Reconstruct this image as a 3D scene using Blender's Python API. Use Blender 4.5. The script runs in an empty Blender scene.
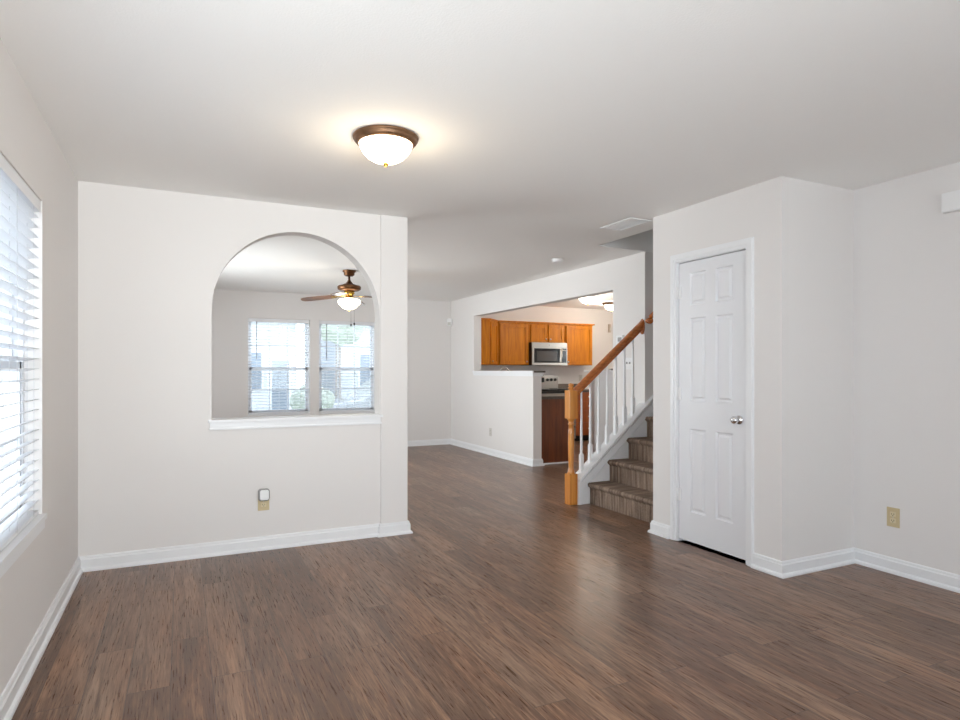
import bpy, bmesh, math
from math import sin, cos, pi, radians
from mathutils import Vector, Matrix

S = bpy.context.scene
C = S.collection

# ------------------------------------------------------------------ camera
YAW = 25.8165
cam = bpy.data.cameras.new('camera')
cam.sensor_width = 36.0
cam.lens = 617.938 / 960 * 36
cam.shift_y = (370.8143 - 360) / 960
cam.clip_start = 0.05
camo = bpy.data.objects.new('camera', cam)
C.objects.link(camo)
camo.location = (0, 0, 1.2538)
camo.rotation_euler = (pi / 2, 0, -radians(YAW))
S.camera = camo

# ------------------------------------------------------------------ world / light
w = bpy.data.worlds.new('world'); S.world = w; w.use_nodes = True
nt = w.node_tree; nt.nodes.clear()
wo = nt.nodes.new('ShaderNodeOutputWorld'); bg = nt.nodes.new('ShaderNodeBackground')
tc = nt.nodes.new('ShaderNodeTexCoord'); sep = nt.nodes.new('ShaderNodeSeparateXYZ')
rmp = nt.nodes.new('ShaderNodeValToRGB')
rmp.color_ramp.elements[0].position = 0.0; rmp.color_ramp.elements[0].color = (0.93, 0.96, 1.0, 1)
rmp.color_ramp.elements[1].position = 0.6; rmp.color_ramp.elements[1].color = (0.80, 0.89, 1.0, 1)
bg.inputs['Strength'].default_value = 4.3
nt.links.new(tc.outputs['Generated'], sep.inputs[0]); nt.links.new(sep.outputs['Z'], rmp.inputs[0])
nt.links.new(rmp.outputs[0], bg.inputs[0]); nt.links.new(bg.outputs[0], wo.inputs[0])

def area(name, loc, rot, sx, sy, power, col=(1, 1, 1), spread=180):
    l = bpy.data.lights.new(name, 'AREA'); l.shape = 'RECTANGLE'; l.size = sx; l.size_y = sy
    l.energy = power; l.color = col; l.spread = radians(spread)
    o = bpy.data.objects.new(name, l); C.objects.link(o); o.location = loc; o.rotation_euler = rot
    return o
DAY = (0.97, 0.985, 1.0)
# added fill lamps in daylight colour, outside the out-of-view windows added for them
def aim(x, y, z): return Vector((x, y, z)).to_track_quat('-Z', 'Y').to_euler()
area('fill_rear', (0.35, -2.05, 1.30), aim(-.10, 1, .28), 1.5, 1.4, 39, DAY, 85)
area('fill_rear_right', (3.0, -2.05, 1.25), aim(0, 1, .2), 1.0, 1.4, 2, DAY)
area('fill_left', (-1.05, 0.45, 1.10), aim(.62, .80, .42), 1.5, 1.3, 21, DAY, 130)
area('fill_living', (-1.0, 7.2, 1.2), aim(1, -.12, .03), 1.9, 1.5, 64, DAY, 115)
area('fill_kitchen', (8.3, 6.95, 1.5), (0, radians(90), 0), 1.1, 1.0, 20, DAY)

vs = S.view_settings
vs.view_transform = 'Standard'; vs.look = 'None'; vs.gamma = 1.0; vs.exposure = 0.2
vs.use_curve_mapping = False
S.cycles.max_bounces = 12; S.cycles.diffuse_bounces = 6
S.cycles.use_denoising = True

# ------------------------------------------------------------------ materials
def srgb(r, g, b):
    f = lambda c: c / 12.92 if c <= .04045 else ((c + .055) / 1.055) ** 2.4
    return (f(r / 255), f(g / 255), f(b / 255), 1)

def mat(name, col, rough=.5, metal=0, bump=0, bscale=200, var=0, vscale=8, coat=0, emit=None, estr=0, spec=.5):
    m = bpy.data.materials.new(name); m.use_nodes = True
    n = m.node_tree.nodes; L = m.node_tree.links
    p = n['Principled BSDF']
    p.inputs['Base Color'].default_value = col
    p.inputs['Roughness'].default_value = rough
    p.inputs['Metallic'].default_value = metal
    p.inputs['Coat Weight'].default_value = coat
    p.inputs['Specular IOR Level'].default_value = spec
    if emit:
        p.inputs['Emission Color'].default_value = emit; p.inputs['Emission Strength'].default_value = estr
    t = n.new('ShaderNodeTexCoord')
    if bump:
        z = n.new('ShaderNodeTexNoise'); z.inputs['Scale'].default_value = bscale; z.inputs['Detail'].default_value = 3
        b = n.new('ShaderNodeBump'); b.inputs['Strength'].default_value = bump; b.inputs['Distance'].default_value = .002
        L.new(t.outputs['Object'], z.inputs['Vector']); L.new(z.outputs['Fac'], b.inputs['Height']); L.new(b.outputs[0], p.inputs['Normal'])
    if var:
        z = n.new('ShaderNodeTexNoise'); z.inputs['Scale'].default_value = vscale; z.inputs['Detail'].default_value = 4
        r = n.new('ShaderNodeValToRGB')
        r.color_ramp.elements[0].position = .3; r.color_ramp.elements[1].position = .7
        r.color_ramp.elements[0].color = tuple(c * (1 - var) for c in col[:3]) + (1,)
        r.color_ramp.elements[1].color = tuple(min(1, c * (1 + var)) for c in col[:3]) + (1,)
        L.new(t.outputs['Object'], z.inputs['Vector']); L.new(z.outputs['Fac'], r.inputs[0]); L.new(r.outputs[0], p.inputs['Base Color'])
    return m

def wood(name, c0, c1, scale=(18, 18, 1.2), rough=.35, coat=.2, spec=.5):
    m = bpy.data.materials.new(name); m.use_nodes = True
    n = m.node_tree.nodes; L = m.node_tree.links; p = n['Principled BSDF']
    p.inputs['Roughness'].default_value = rough; p.inputs['Coat Weight'].default_value = coat; p.inputs['Specular IOR Level'].default_value = spec
    t = n.new('ShaderNodeTexCoord'); mp = n.new('ShaderNodeMapping'); mp.inputs['Scale'].default_value = scale
    z = n.new('ShaderNodeTexNoise'); z.inputs['Scale'].default_value = 1.6; z.inputs['Detail'].default_value = 6; z.inputs['Distortion'].default_value = .8
    r = n.new('ShaderNodeValToRGB'); r.color_ramp.elements[0].position = .32; r.color_ramp.elements[1].position = .68
    r.color_ramp.elements[0].color = c0; r.color_ramp.elements[1].color = c1
    L.new(t.outputs['Object'], mp.inputs[0]); L.new(mp.outputs[0], z.inputs['Vector']); L.new(z.outputs['Fac'], r.inputs[0]); L.new(r.outputs[0], p.inputs['Base Color'])
    return m

M = {}
M['wall'] = mat('wall_paint', srgb(232, 229, 227), .85, bump=.12, bscale=160, spec=.2)
M['ceiling'] = mat('ceiling_paint', srgb(246, 245, 243), .95, bump=.5, bscale=120, spec=.1)
M['trim'] = mat('trim_paint', srgb(238, 239, 241), .35)
M['door'] = mat('door_paint', srgb(232, 233, 236), .42)
M['vinyl'] = mat('vinyl', srgb(240, 242, 245), .4)
M['muntin'] = mat('muntin_vinyl', srgb(222, 226, 232), .4)
M['slat'] = mat('blind_slat', srgb(236, 237, 240), .35)
M['cord'] = mat('cord', srgb(215, 216, 218), .8)
M['wand'] = mat('wand', srgb(150, 152, 156), .3)
M['beige'] = mat('beige_plastic', srgb(206, 189, 150), .4)
M['beige_light'] = mat('beige_light_plastic', srgb(220, 206, 172), .35)
M['dark'] = mat('dark_slot', srgb(30, 28, 26), .6)
M['white_plastic'] = mat('white_plastic', srgb(240, 240, 240), .35)
M['grey_plastic'] = mat('grey_plastic', srgb(150, 148, 146), .45)
M['chimebox'] = mat('chime_plastic', srgb(196, 184, 170), .5)
M['plate'] = mat('plate_plastic', srgb(205, 202, 196), .4)
M['chrome'] = mat('chrome', srgb(225, 226, 228), .06, metal=1)
M['satin'] = mat('satin_nickel', srgb(205, 205, 203), .3, metal=1)
M['bronze'] = mat('bronze', srgb(112, 76, 48), .35, metal=.75, var=.35, vscale=14)
M['rim_bronze'] = mat('rim_bronze', srgb(120, 88, 62), .4, metal=.6, var=.3, vscale=14)
M['brass'] = mat('brass', srgb(205, 165, 80), .25, metal=1)
M['steel'] = mat('stainless_steel', srgb(172, 166, 158), .32, metal=1)
M['blackglass'] = mat('black_glass', srgb(22, 21, 22), .08)
M['screen'] = mat('oven_window', srgb(66, 62, 60), .2)
M['black'] = mat('black_enamel', srgb(20, 18, 18), .3)
M['granite'] = mat('granite', srgb(84, 72, 64), .35, var=.55, vscale=90)
M['backsplash'] = mat('backsplash', srgb(120, 108, 98), .2, var=.4, vscale=80)
M['cabinet'] = wood('honey_maple', srgb(172, 98, 8), srgb(206, 128, 18), rough=.42, coat=0, spec=.25)
M['cabinet_dark'] = wood('cherry_panel', srgb(92, 44, 16), srgb(124, 62, 24), rough=.35)
M['drawerwood'] = wood('drawer_wood', srgb(150, 76, 34), srgb(184, 100, 50), rough=.35)
M['oak'] = wood('newel_oak', srgb(196, 118, 44), srgb(226, 156, 76), rough=.28, coat=.5)
M['railwood'] = wood('rail_oak', srgb(158, 84, 36), srgb(200, 118, 56), scale=(2, 30, 30), rough=.25, coat=.5)
M['blade'] = wood('blade_wood', srgb(92, 62, 46), srgb(132, 96, 72), scale=(4, 4, 4), rough=.35)
M['siding'] = mat('siding', srgb(206, 210, 218), .8)
M['roof'] = mat('shingles', srgb(120, 122, 130), .9, var=.2, vscale=20)
M['extglass'] = mat('window_glass_dark', srgb(130, 140, 155), .1)
M['lawn'] = mat('lawn', srgb(190, 194, 184), .95, var=.2, vscale=3)
M['concrete'] = mat('concrete', srgb(205, 203, 198), .9, var=.05, vscale=4)
M['carpaint'] = mat('car_paint', srgb(158, 162, 168), .25, coat=.6)
M['rubber'] = mat('rubber', srgb(30, 30, 32), .8)
M['leaf'] = mat('leaf', srgb(168, 176, 166), .8, var=.3, vscale=6)
M['bark'] = mat('bark', srgb(150, 144, 140), .9, var=.2, vscale=20)
M['plaster'] = mat('outer_wall', srgb(200, 200, 200), .9)
M['glow'] = mat('lit_glass', srgb(255, 244, 222), .3, emit=(1, .86, .62, 1), estr=6.0)
M['glow_soft'] = mat('lit_bowl_glass', srgb(255, 240, 212), .3, emit=(1, .90, .74, 1), estr=4.5)
M['glow_kitchen'] = mat('lit_dome_glass', srgb(255, 244, 225), .3, emit=(1, .93, .82, 1), estr=5.0)

def glass():
    m = bpy.data.materials.new('window_glass'); m.use_nodes = True
    n = m.node_tree.nodes; L = m.node_tree.links; n.clear()
    o = n.new('ShaderNodeOutputMaterial'); x = n.new('ShaderNodeMixShader'); t = n.new('ShaderNodeBsdfTransparent'); g = n.new('ShaderNodeBsdfGlossy')
    t.inputs[0].default_value = (.96, .98, .98, 1); g.inputs['Roughness'].default_value = .02; x.inputs[0].default_value = .05
    L.new(t.outputs[0], x.inputs[1]); L.new(g.outputs[0], x.inputs[2]); L.new(x.outputs[0], o.inputs[0])
    return m
M['glass'] = glass()
def screen():
    m = bpy.data.materials.new('insect_screen'); m.use_nodes = True
    n = m.node_tree.nodes; L = m.node_tree.links; n.clear()
    o = n.new('ShaderNodeOutputMaterial'); x = n.new('ShaderNodeMixShader'); t = n.new('ShaderNodeBsdfTransparent'); g = n.new('ShaderNodeBsdfDiffuse')
    g.inputs[0].default_value = srgb(120, 126, 134); x.inputs[0].default_value = .18
    L.new(t.outputs[0], x.inputs[1]); L.new(g.outputs[0], x.inputs[2]); L.new(x.outputs[0], o.inputs[0])
    return m
M['screen_mesh'] = screen()

def floor_mat():
    m = bpy.data.materials.new('vinyl_plank'); m.use_nodes = True
    n = m.node_tree.nodes; L = m.node_tree.links; p = n['Principled BSDF']
    t = n.new('ShaderNodeTexCoord'); mp = n.new('ShaderNodeMapping'); mp.inputs['Rotation'].default_value = (0, 0, pi / 2)
    mp.inputs['Location'].default_value = (.31, .037, 0)
    b = n.new('ShaderNodeTexBrick'); b.offset = .37; b.offset_frequency = 2; b.squash = 1
    b.inputs['Scale'].default_value = 1; b.inputs['Brick Width'].default_value = 1.22; b.inputs['Row Height'].default_value = .152
    b.inputs['Mortar Size'].default_value = .0018; b.inputs['Mortar Smooth'].default_value = .3; b.inputs['Bias'].default_value = 0
    b.inputs['Color1'].default_value = (0, 0, 0, 1); b.inputs['Color2'].default_value = (1, 1, 1, 1); b.inputs['Mortar'].default_value = (.4, .4, .4, 1)
    L.new(t.outputs['Object'], mp.inputs[0]); L.new(mp.outputs[0], b.inputs['Vector'])
    # per plank offset for the grain
    sc = n.new('ShaderNodeVectorMath'); sc.operation = 'MULTIPLY'; sc.inputs[1].default_value = (3.7, 11.3, 7.1)
    L.new(b.outputs['Color'], sc.inputs[0])
    ad = n.new('ShaderNodeVectorMath'); ad.operation = 'ADD'; L.new(t.outputs['Object'], ad.inputs[0]); L.new(sc.outputs[0], ad.inputs[1])
    def noise(scale, detail, dist, nscale=1.0, rough=.6):
        q = n.new('ShaderNodeMapping'); q.inputs['Scale'].default_value = scale; L.new(ad.outputs[0], q.inputs[0])
        z = n.new('ShaderNodeTexNoise'); z.inputs['Scale'].default_value = nscale; z.inputs['Detail'].default_value = detail
        z.inputs['Distortion'].default_value = dist; z.inputs['Roughness'].default_value = rough
        L.new(q.outputs[0], z.inputs['Vector']); return z
    za = noise((22, 1.8, 1), 5, 1.4)          # broad figure
    zb = noise((170, 7, 1), 4, .4, rough=.65)  # fine grain
    zc = noise((5, 1.0, 1), 2, .3)            # patches grey to tan
    r = n.new('ShaderNodeValToRGB'); e = r.color_ramp.elements
    e[0].position = .30; e[0].color = srgb(78, 54, 41); e[1].position = .68; e[1].color = srgb(166, 130, 106)
    k = e.new(.5); k.color = srgb(113, 82, 64)
    mx = n.new('ShaderNodeMix'); mx.data_type = 'FLOAT'; mx.inputs[0].default_value = .5
    L.new(za.outputs['Fac'], mx.inputs[2]); L.new(zb.outputs['Fac'], mx.inputs[3])
    # plank tone
    ma = n.new('ShaderNodeMath'); ma.operation = 'MULTIPLY_ADD'; ma.inputs[1].default_value = .11; ma.inputs[2].default_value = -.045
    L.new(b.outputs['Color'], ma.inputs[0])
    mb = n.new('ShaderNodeMath'); mb.operation = 'ADD'; L.new(mx.outputs[0], mb.inputs[0]); L.new(ma.outputs[0], mb.inputs[1])
    L.new(mb.outputs[0], r.inputs[0])
    r2 = n.new('ShaderNodeValToRGB'); r2.color_ramp.elements[0].position = .35; r2.color_ramp.elements[0].color = (.88, .96, 1.0, 1)
    r2.color_ramp.elements[1].position = .65; r2.color_ramp.elements[1].color = (1.03, 1.0, .93, 1)
    L.new(zc.outputs['Fac'], r2.inputs[0])
    mu = n.new('ShaderNodeMix'); mu.data_type = 'RGBA'; mu.blend_type = 'MULTIPLY'; mu.inputs[0].default_value = 1
    L.new(r.outputs[0], mu.inputs[6]); L.new(r2.outputs[0], mu.inputs[7])
    mo = n.new('ShaderNodeMix'); mo.data_type = 'RGBA'; mo.blend_type = 'MIX'
    mo.inputs[7].default_value = srgb(84, 66, 58)
    L.new(b.outputs['Fac'], mo.inputs[0]); L.new(mu.outputs[2], mo.inputs[6]); L.new(mo.outputs[2], p.inputs['Base Color'])
    rr = n.new('ShaderNodeMapRange'); rr.inputs[3].default_value = .22; rr.inputs[4].default_value = .36
    L.new(zb.outputs['Fac'], rr.inputs[0]); L.new(rr.outputs[0], p.inputs['Roughness'])
    bu = n.new('ShaderNodeBump'); bu.inputs['Strength'].default_value = .12; bu.inputs['Distance'].default_value = .001
    L.new(zb.outputs['Fac'], bu.inputs['Height']); L.new(bu.outputs[0], p.inputs['Normal'])
    p.inputs['Specular IOR Level'].default_value = .38
    return m
M['floor'] = floor_mat()

def carpet_mat():
    m = bpy.data.materials.new('ribbed_carpet'); m.use_nodes = True
    n = m.node_tree.nodes; L = m.node_tree.links; p = n['Principled BSDF']
    p.inputs['Roughness'].default_value = 1; p.inputs['Specular IOR Level'].default_value = .1
    t = n.new('ShaderNodeTexCoord'); mp = n.new('ShaderNodeMapping'); mp.inputs['Scale'].default_value = (3, 42, 3)
    z = n.new('ShaderNodeTexNoise'); z.inputs['Scale'].default_value = 1; z.inputs['Detail'].default_value = 3
    z2 = n.new('ShaderNodeTexNoise'); z2.inputs['Scale'].default_value = 160; z2.inputs['Detail'].default_value = 2
    mx = n.new('ShaderNodeMix'); mx.data_type = 'FLOAT'; mx.inputs[0].default_value = .35
    r = n.new('ShaderNodeValToRGB'); r.color_ramp.elements[0].position = .35; r.color_ramp.elements[1].position = .65
    r.color_ramp.elements[0].color = srgb(92, 76, 66); r.color_ramp.elements[1].color = srgb(162, 142, 126)
    L.new(t.outputs['Object'], mp.inputs[0]); L.new(mp.outputs[0], z.inputs['Vector']); L.new(t.outputs['Object'], z2.inputs['Vector'])
    L.new(z.outputs['Fac'], mx.inputs[2]); L.new(z2.outputs['Fac'], mx.inputs[3]); L.new(mx.outputs[0], r.inputs[0]); L.new(r.outputs[0], p.inputs['Base Color'])
    bu = n.new('ShaderNodeBump'); bu.inputs['Strength'].default_value = .8; bu.inputs['Distance'].default_value = .006
    L.new(mx.outputs[0], bu.inputs['Height']); L.new(bu.outputs[0], p.inputs['Normal'])
    return m
M['carpet'] = carpet_mat()

# ------------------------------------------------------------------ mesh helpers (world coordinates)
WL = {}   # world location of every object, for parenting without matrix updates

class MB:
    def __init__(s): s.bm = bmesh.new()
    def box(s, x0, x1, y0, y1, z0, z1, rot=None, piv=None, bev=0):
        cx, cy, cz = (x0 + x1) / 2, (y0 + y1) / 2, (z0 + z1) / 2
        mtx = Matrix.Translation((cx, cy, cz)) @ Matrix.Diagonal((abs(x1 - x0), abs(y1 - y0), abs(z1 - z0), 1))
        if rot is not None:
            pv = Vector(piv if piv else (cx, cy, cz)); mtx = Matrix.Translation(pv) @ rot.to_4x4() @ Matrix.Translation(-pv) @ mtx
        r = bmesh.ops.create_cube(s.bm, size=1, matrix=mtx)
        if bev:
            es = {e for v in r['verts'] for e in v.link_edges}
            bmesh.ops.bevel(s.bm, geom=list(es), offset=bev, segments=2, profile=.7, affect='EDGES')
        return s
    def poly(s, pts):
        return s.bm.faces.new([s.bm.verts.new(p) for p in pts])
    def prism(s, pts, d):
        """closed polygon pts (3D, planar) extruded by vector d"""
        d = Vector(d); a = [s.bm.verts.new(p) for p in pts]; b = [s.bm.verts.new(Vector(p) + d) for p in pts]
        fs = [s.bm.faces.new(a), s.bm.faces.new(list(reversed(b)))]
        for i in range(len(a)):
            j = (i + 1) % len(a); fs.append(s.bm.faces.new([a[j], a[i], b[i], b[j]]))
        bmesh.ops.recalc_face_normals(s.bm, faces=fs)
        return s
    def lathe(s, prof, loc, axis=(0, 0, 1), seg=32, sx=1, sy=1):
        """prof: list of (radius, height)"""
        q = Vector((0, 0, 1)).rotation_difference(Vector(axis).normalized()).to_matrix()
        loc = Vector(loc); rings = []; fs = []
        for r, h in prof:
            if r < 1e-6: rings.append([s.bm.verts.new(loc + q @ Vector((0, 0, h)))])
            else: rings.append([s.bm.verts.new(loc + q @ Vector((r * sx * cos(2 * pi * i / seg), r * sy * sin(2 * pi * i / seg), h))) for i in range(seg)])
        for a, b in zip(rings, rings[1:]):
            if len(a) == 1 and len(b) == 1: continue
            for i in range(seg):
                j = (i + 1) % seg
                if len(a) == 1: fs.append(s.bm.faces.new([a[0], b[j], b[i]]))
                elif len(b) == 1: fs.append(s.bm.faces.new([a[i], a[j], b[0]]))
                else: fs.append(s.bm.faces.new([a[i], a[j], b[j], b[i]]))
        if len(rings[0]) > 1: fs.append(s.bm.faces.new(list(reversed(rings[0]))))
        if len(rings[-1]) > 1: fs.append(s.bm.faces.new(rings[-1]))
        bmesh.ops.recalc_face_normals(s.bm, faces=fs)
        for f in fs:
            if len(f.verts) <= 4: f.smooth = True
        return s
    def cyl(s, loc, r, h, axis=(0, 0, 1), seg=24): return s.lathe([(r, 0), (r, h)], loc, axis, seg)
    def tube(s, pts, r, seg=10):
        pts = [Vector(p) for p in pts]; rings = []; fs = []
        for i, p in enumerate(pts):
            t = (pts[min(i + 1, len(pts) - 1)] - pts[max(i - 1, 0)]).normalized()
            u = t.cross(Vector((0, 0, 1)));  u = u.normalized() if u.length > 1e-3 else Vector((1, 0, 0)); v = t.cross(u).normalized()
            rings.append([s.bm.verts.new(p + r * (cos(2 * pi * k / seg) * u + sin(2 * pi * k / seg) * v)) for k in range(seg)])
        for a, b in zip(rings, rings[1:]):
            for k in range(seg): fs.append(s.bm.faces.new([a[k], a[(k + 1) % seg], b[(k + 1) % seg], b[k]]))
        for f in fs: f.smooth = True
        fs.append(s.bm.faces.new(rings[0])); fs.append(s.bm.faces.new(list(reversed(rings[-1]))))
        bmesh.ops.recalc_face_normals(s.bm, faces=fs)
        return s
    def sweep(s, path, prof, closed=False):
        """path: 2D points, room on the RIGHT of travel; prof: (offset into room, z)"""
        n = len(path); P = [Vector(p) for p in path]; rings = []; fs = []
        for i in range(n):
            ds = []
            if i > 0: ds.append((P[i] - P[i - 1]).normalized())
            if i < n - 1: ds.append((P[i + 1] - P[i]).normalized())
            ns = [Vector((d.y, -d.x)) for d in ds]
            if len(ns) == 1: m = ns[0]
            else: m = (ns[0] + ns[1]) / (1 + ns[0].dot(ns[1]))
            rings.append([s.bm.verts.new((P[i].x + m.x * o, P[i].y + m.y * o, z)) for o, z in prof])
        k = len(prof)
        for a, b in zip(rings, rings[1:]):
            for i in range(k): fs.append(s.bm.faces.new([a[i], a[(i + 1) % k], b[(i + 1) % k], b[i]]))
        fs.append(s.bm.faces.new(rings[0])); fs.append(s.bm.faces.new(list(reversed(rings[-1]))))
        bmesh.ops.recalc_face_normals(s.bm, faces=fs)
        return s
    def build(s, name, m, parent=None, loc=None, bevel=0, kind=None, label=None):
        me = bpy.data.meshes.new(name)
        if parent is not None: base = WL[parent.name] + Vector((0, 0, 0)) if loc is None else Vector(loc)
        elif loc is not None: base = Vector(loc)
        else: base = Vector((0, 0, 0))
        for v in s.bm.verts: v.co -= base
        s.bm.to_mesh(me); s.bm.free()
        me.materials.append(m)
        o = bpy.data.objects.new(name, me); C.objects.link(o); WL[o.name] = base
        if parent is not None: o.parent = parent; o.location = base - WL[parent.name]
        else: o.location = base
        if bevel:
            b = o.modifiers.new('bevel', 'BEVEL'); b.width = bevel; b.segments = 2; b.limit_method = 'ANGLE'; b.angle_limit = radians(40)
        if kind: o['kind'] = kind
        if label: o['label'] = label
        return o

def thing(name, label, cat, loc, group=None, kind=None):
    o = bpy.data.objects.new(name, None); C.objects.link(o); o.location = loc; o.empty_display_size = .1
    WL[o.name] = Vector(loc)
    if label: o['label'] = label
    if cat: o['category'] = cat
    if group: o['group'] = group
    if kind: o['kind'] = kind
    return o
def tag(o, label, cat, group=None):
    o['label'] = label; o['category'] = cat
    if group: o['group'] = group
    return o
def copy_tree(o, parent=None, dloc=(0, 0, 0)):
    c = o.copy(); C.objects.link(c); c.parent = parent
    if parent is None: c.location = Vector(o.location) + Vector(dloc)
    WL[c.name] = WL[o.name] + Vector(dloc)
    for ch in [x for x in list(bpy.data.objects) if x.parent == o]: copy_tree(ch, c, dloc)
    return c

# ------------------------------------------------------------------ key planes
XL, YA, XA, XC, YC1, YC2 = -.579, 4.565, 1.579, 3.294, 2.587, 3.7275
XR, XK, YB, YK0, YKE, YOP, YPT, H, HD = 3.98, 4.161, 9.749, 6.995, 4.827, 5.335, 8.819, 2.44, 2.12
YR, TH = -1.6, .126
XKR = 7.9      # kitchen right wall
XSR = 8.0

# ---- floor, ceiling
MB().box(XL - .2, XSR + .3, YR - .2, YB + .2, -.12, 0).build('floor', M['floor'], kind='structure')
cl = MB()
HX0, HX1, HY0, HY1 = 3.558, 7.2, YC2, 4.80   # stair hole
cl.box(XL - .2, HX0, YR - .2, YB + .2, H, H + .25)
cl.box(HX0, XSR + .3, YR - .2, HY0, H, H + .25)
cl.box(HX0, XSR + .3, HY1 + .027, YB + .2, H, H + .25)
cl.box(HX0, XK, HY1, HY1 + .027, H, H + .25)
cl.box(HX1, XSR + .3, HY0, HY1 + .027, H, H + .25)
cl.build('ceiling', M['ceiling'], kind='structure')

# ---- left wall: openings for the front window, and for added windows behind the camera and in the living room
def wall_x(name, x0, x1, y0, y1, z1, holes, m=None):
    b = MB(); y = y0
    for (a, c, za, zb) in sorted(holes):
        b.box(x0, x1, y, a, 0, z1); b.box(x0, x1, a, c, 0, za); b.box(x0, x1, a, c, zb, z1); y = c
    b.box(x0, x1, y, y1, 0, z1)
    return b.build(name, m or M['wall'], kind='structure')
def wall_y(name, y0, y1, x0, x1, z1, holes, m=None):
    b = MB(); x = x0
    for (a, c, za, zb) in sorted(holes):
        b.box(x, a, y0, y1, 0, z1); b.box(a, c, y0, y1, 0, za); b.box(a, c, y0, y1, zb, z1); x = c
    b.box(x, x1, y0, y1, 0, z1)
    return b.build(name, m or M['wall'], kind='structure')

WZ0, WZ1 = .587, 2.04
WT = .16
W1 = (1.62, 3.46)
wall_x('wall_left', XL - WT, XL, YR - WT, YB + WT, H, [(-.1, 1.44, WZ0, WZ1), W1 + (WZ0, WZ1), (6.2, 8.4, WZ0, WZ1)])
B1, B2 = (.894, 1.795), (1.933, 2.834)
wall_y('wall_back', YB, YB + WT, XL, XKR, H, [B1 + (.60, 2.04), B2 + (.60, 2.04)])
wall_y('wall_rear', YR - WT, YR, XL, XR + WT, H, [(-.3, 1.8, .6, 2.1), (2.5, 3.5, .6, 2.1)])
MB().box(XR, XR + WT, YR, YC1, 0, H).build('wall_right', M['wall'], kind='structure')

# ---- arch wall
ax0, ax1, asz, ar = .186, 1.360, .90, .587
acx = (ax0 + ax1) / 2; azs = 2.25 - ar
bm = MB()
pts = [(XL, asz), (XL, H), (1.363, H), (1.363, asz), (ax1, asz)]
N = 40
pts += [(acx + ar * cos(pi * i / N), azs + ar * sin(pi * i / N)) for i in range(N + 1)]
pts += [(ax0, asz)]
bm.prism([(x, YA, z) for x, z in pts], (0, .13, 0))
bm.box(XL, 1.363, YA, YA + .13, 0, asz)
bm.build('wall_arch', M['wall'], kind='structure')
MB().box(1.363, XA, YA - .02, YA + .15, 0, H).build('wall_arch_end_post', M['wall'], kind='structure', bevel=.008)
t = MB(); t.box(.164, 1.379, YA - .032, YA + .15, .902, .922, bev=.004); t.box(.176, 1.367, YA - .014, YA, .862, .902)
t.box(.170, 1.373, YA - .020, YA, .852, .866, bev=.003)
t.build('trim_1', M['trim'], kind='structure', label='white ledge under the arched opening')

# ---- kitchen wall (one outline: end pier, header, far pier, half wall)
kp = [(YKE, 0), (YKE, H), (YB, H), (YB, 0), (YK0, 0), (YK0, 1.205), (YPT, 1.205), (YPT, HD), (YOP, HD), (YOP, 0)]
MB().prism([(XK, y, z) for y, z in kp], (TH, 0, 0)).build('wall_kitchen', M['wall'], kind='structure')
t = MB(); t.box(XK - .022, XK + TH + .022, YK0 - .022, YPT - .002, 1.206, 1.230, bev=.004); t.box(XK - .012, XK + TH + .012, YK0 - .012, YPT - .002, 1.182, 1.206, bev=.003)
t.box(XK - .028, XK - .0065, YK0 - .028, YPT - .002, 1.2305, 1.2535, bev=.003)  # white strip stands in for the reflection along the granite ledge's front edge
t.build('trim_2', M['trim'], kind='structure', label='white moulding under the bar ledge and a white strip imitating the glare on its front edge')

# ---- closet walls
DY0, DY1, DZ = 2.848, 3.470, 2.05
wall_x('wall_closet', XC, XC + .115, YC1, YC2, H, [(DY0, DY1, 0, DZ)])
MB().box(XC + .115, XR + WT, YC1, YC1 + .115, 0, H).build('wall_closet_side', M['wall'], kind='structure')
# stairwell shell: near wall, far wall, upper storey
MB().box(XC + .115, XSR, YC2 - .115, YC2, 0, H).build('wall_stair_near', M['wall'], kind='structure')
MB().box(XK + TH, XSR, YKE, YKE + TH, 0, H).build('wall_stair_far', M['wall'], kind='structure')
t = MB(); z0, z1 = H + .25, 4.9
t.box(HX0 - .12, HX1 + .12, HY1 + .027, HY1 + .15, z0, z1); t.box(HX0 - .12, HX1 + .12, HY0 - .12, HY0, z0, z1)
t.box(HX0 - .12, HX0, HY0, HY1 + .027, z0, z1); t.box(HX1, HX1 + .12, HY0, HY1 + .027, z0, z1); t.box(HX0 - .12, HX1 + .12, HY0 - .12, HY1 + .15, z1, z1 + .1)
t.build('wall_stair_upper', M['wall'], kind='structure')
MB().box(XSR, XSR + .1, YC1, YKE + TH, 0, H).build('wall_stair_end', M['wall'], kind='structure')
# kitchen right wall with its added window, partition behind the closet
wall_x('wall_kitchen_right', XKR, XKR + WT, YKE + TH, YB, H, [(6.4, 7.5, .9, 2.1)])

# ---- baseboards
BB = [(0, 0), (.030, 0), (.030, .010), (.026, .018), (.016, .024), (.016, .072), (.011, .080), (.011, .086), (.007, .094), (0, .094)]
def bb(name, path): return MB().sweep(path, BB).build(name, M['trim'], kind='structure')
bb('baseboard_left', [(XL, YR), (XL, YA), (1.363, YA), (1.363, YA - .02), (XA, YA - .02), (XA, YA + .15), (1.363, YA + .15), (1.363, YA + .13), (XL, YA + .13), (XL, YB), (XK, YB), (XK, YK0), (XK + TH, YK0), (XK + TH, YK0 + .04)])
bb('baseboard_closet', [(XC + .14, YC2), (XC, YC2), (XC, DY1 + .062)])
bb('baseboard_right', [(XC, DY0 - .057), (XC, YC1), (XR, YC1), (XR, YR)])
bb('baseboard_rear', [(XR, YR), (XL, YR)])
bb('baseboard_pier', [(XK + TH, YOP), (XK, YOP), (XK, YKE + .07)])

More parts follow.
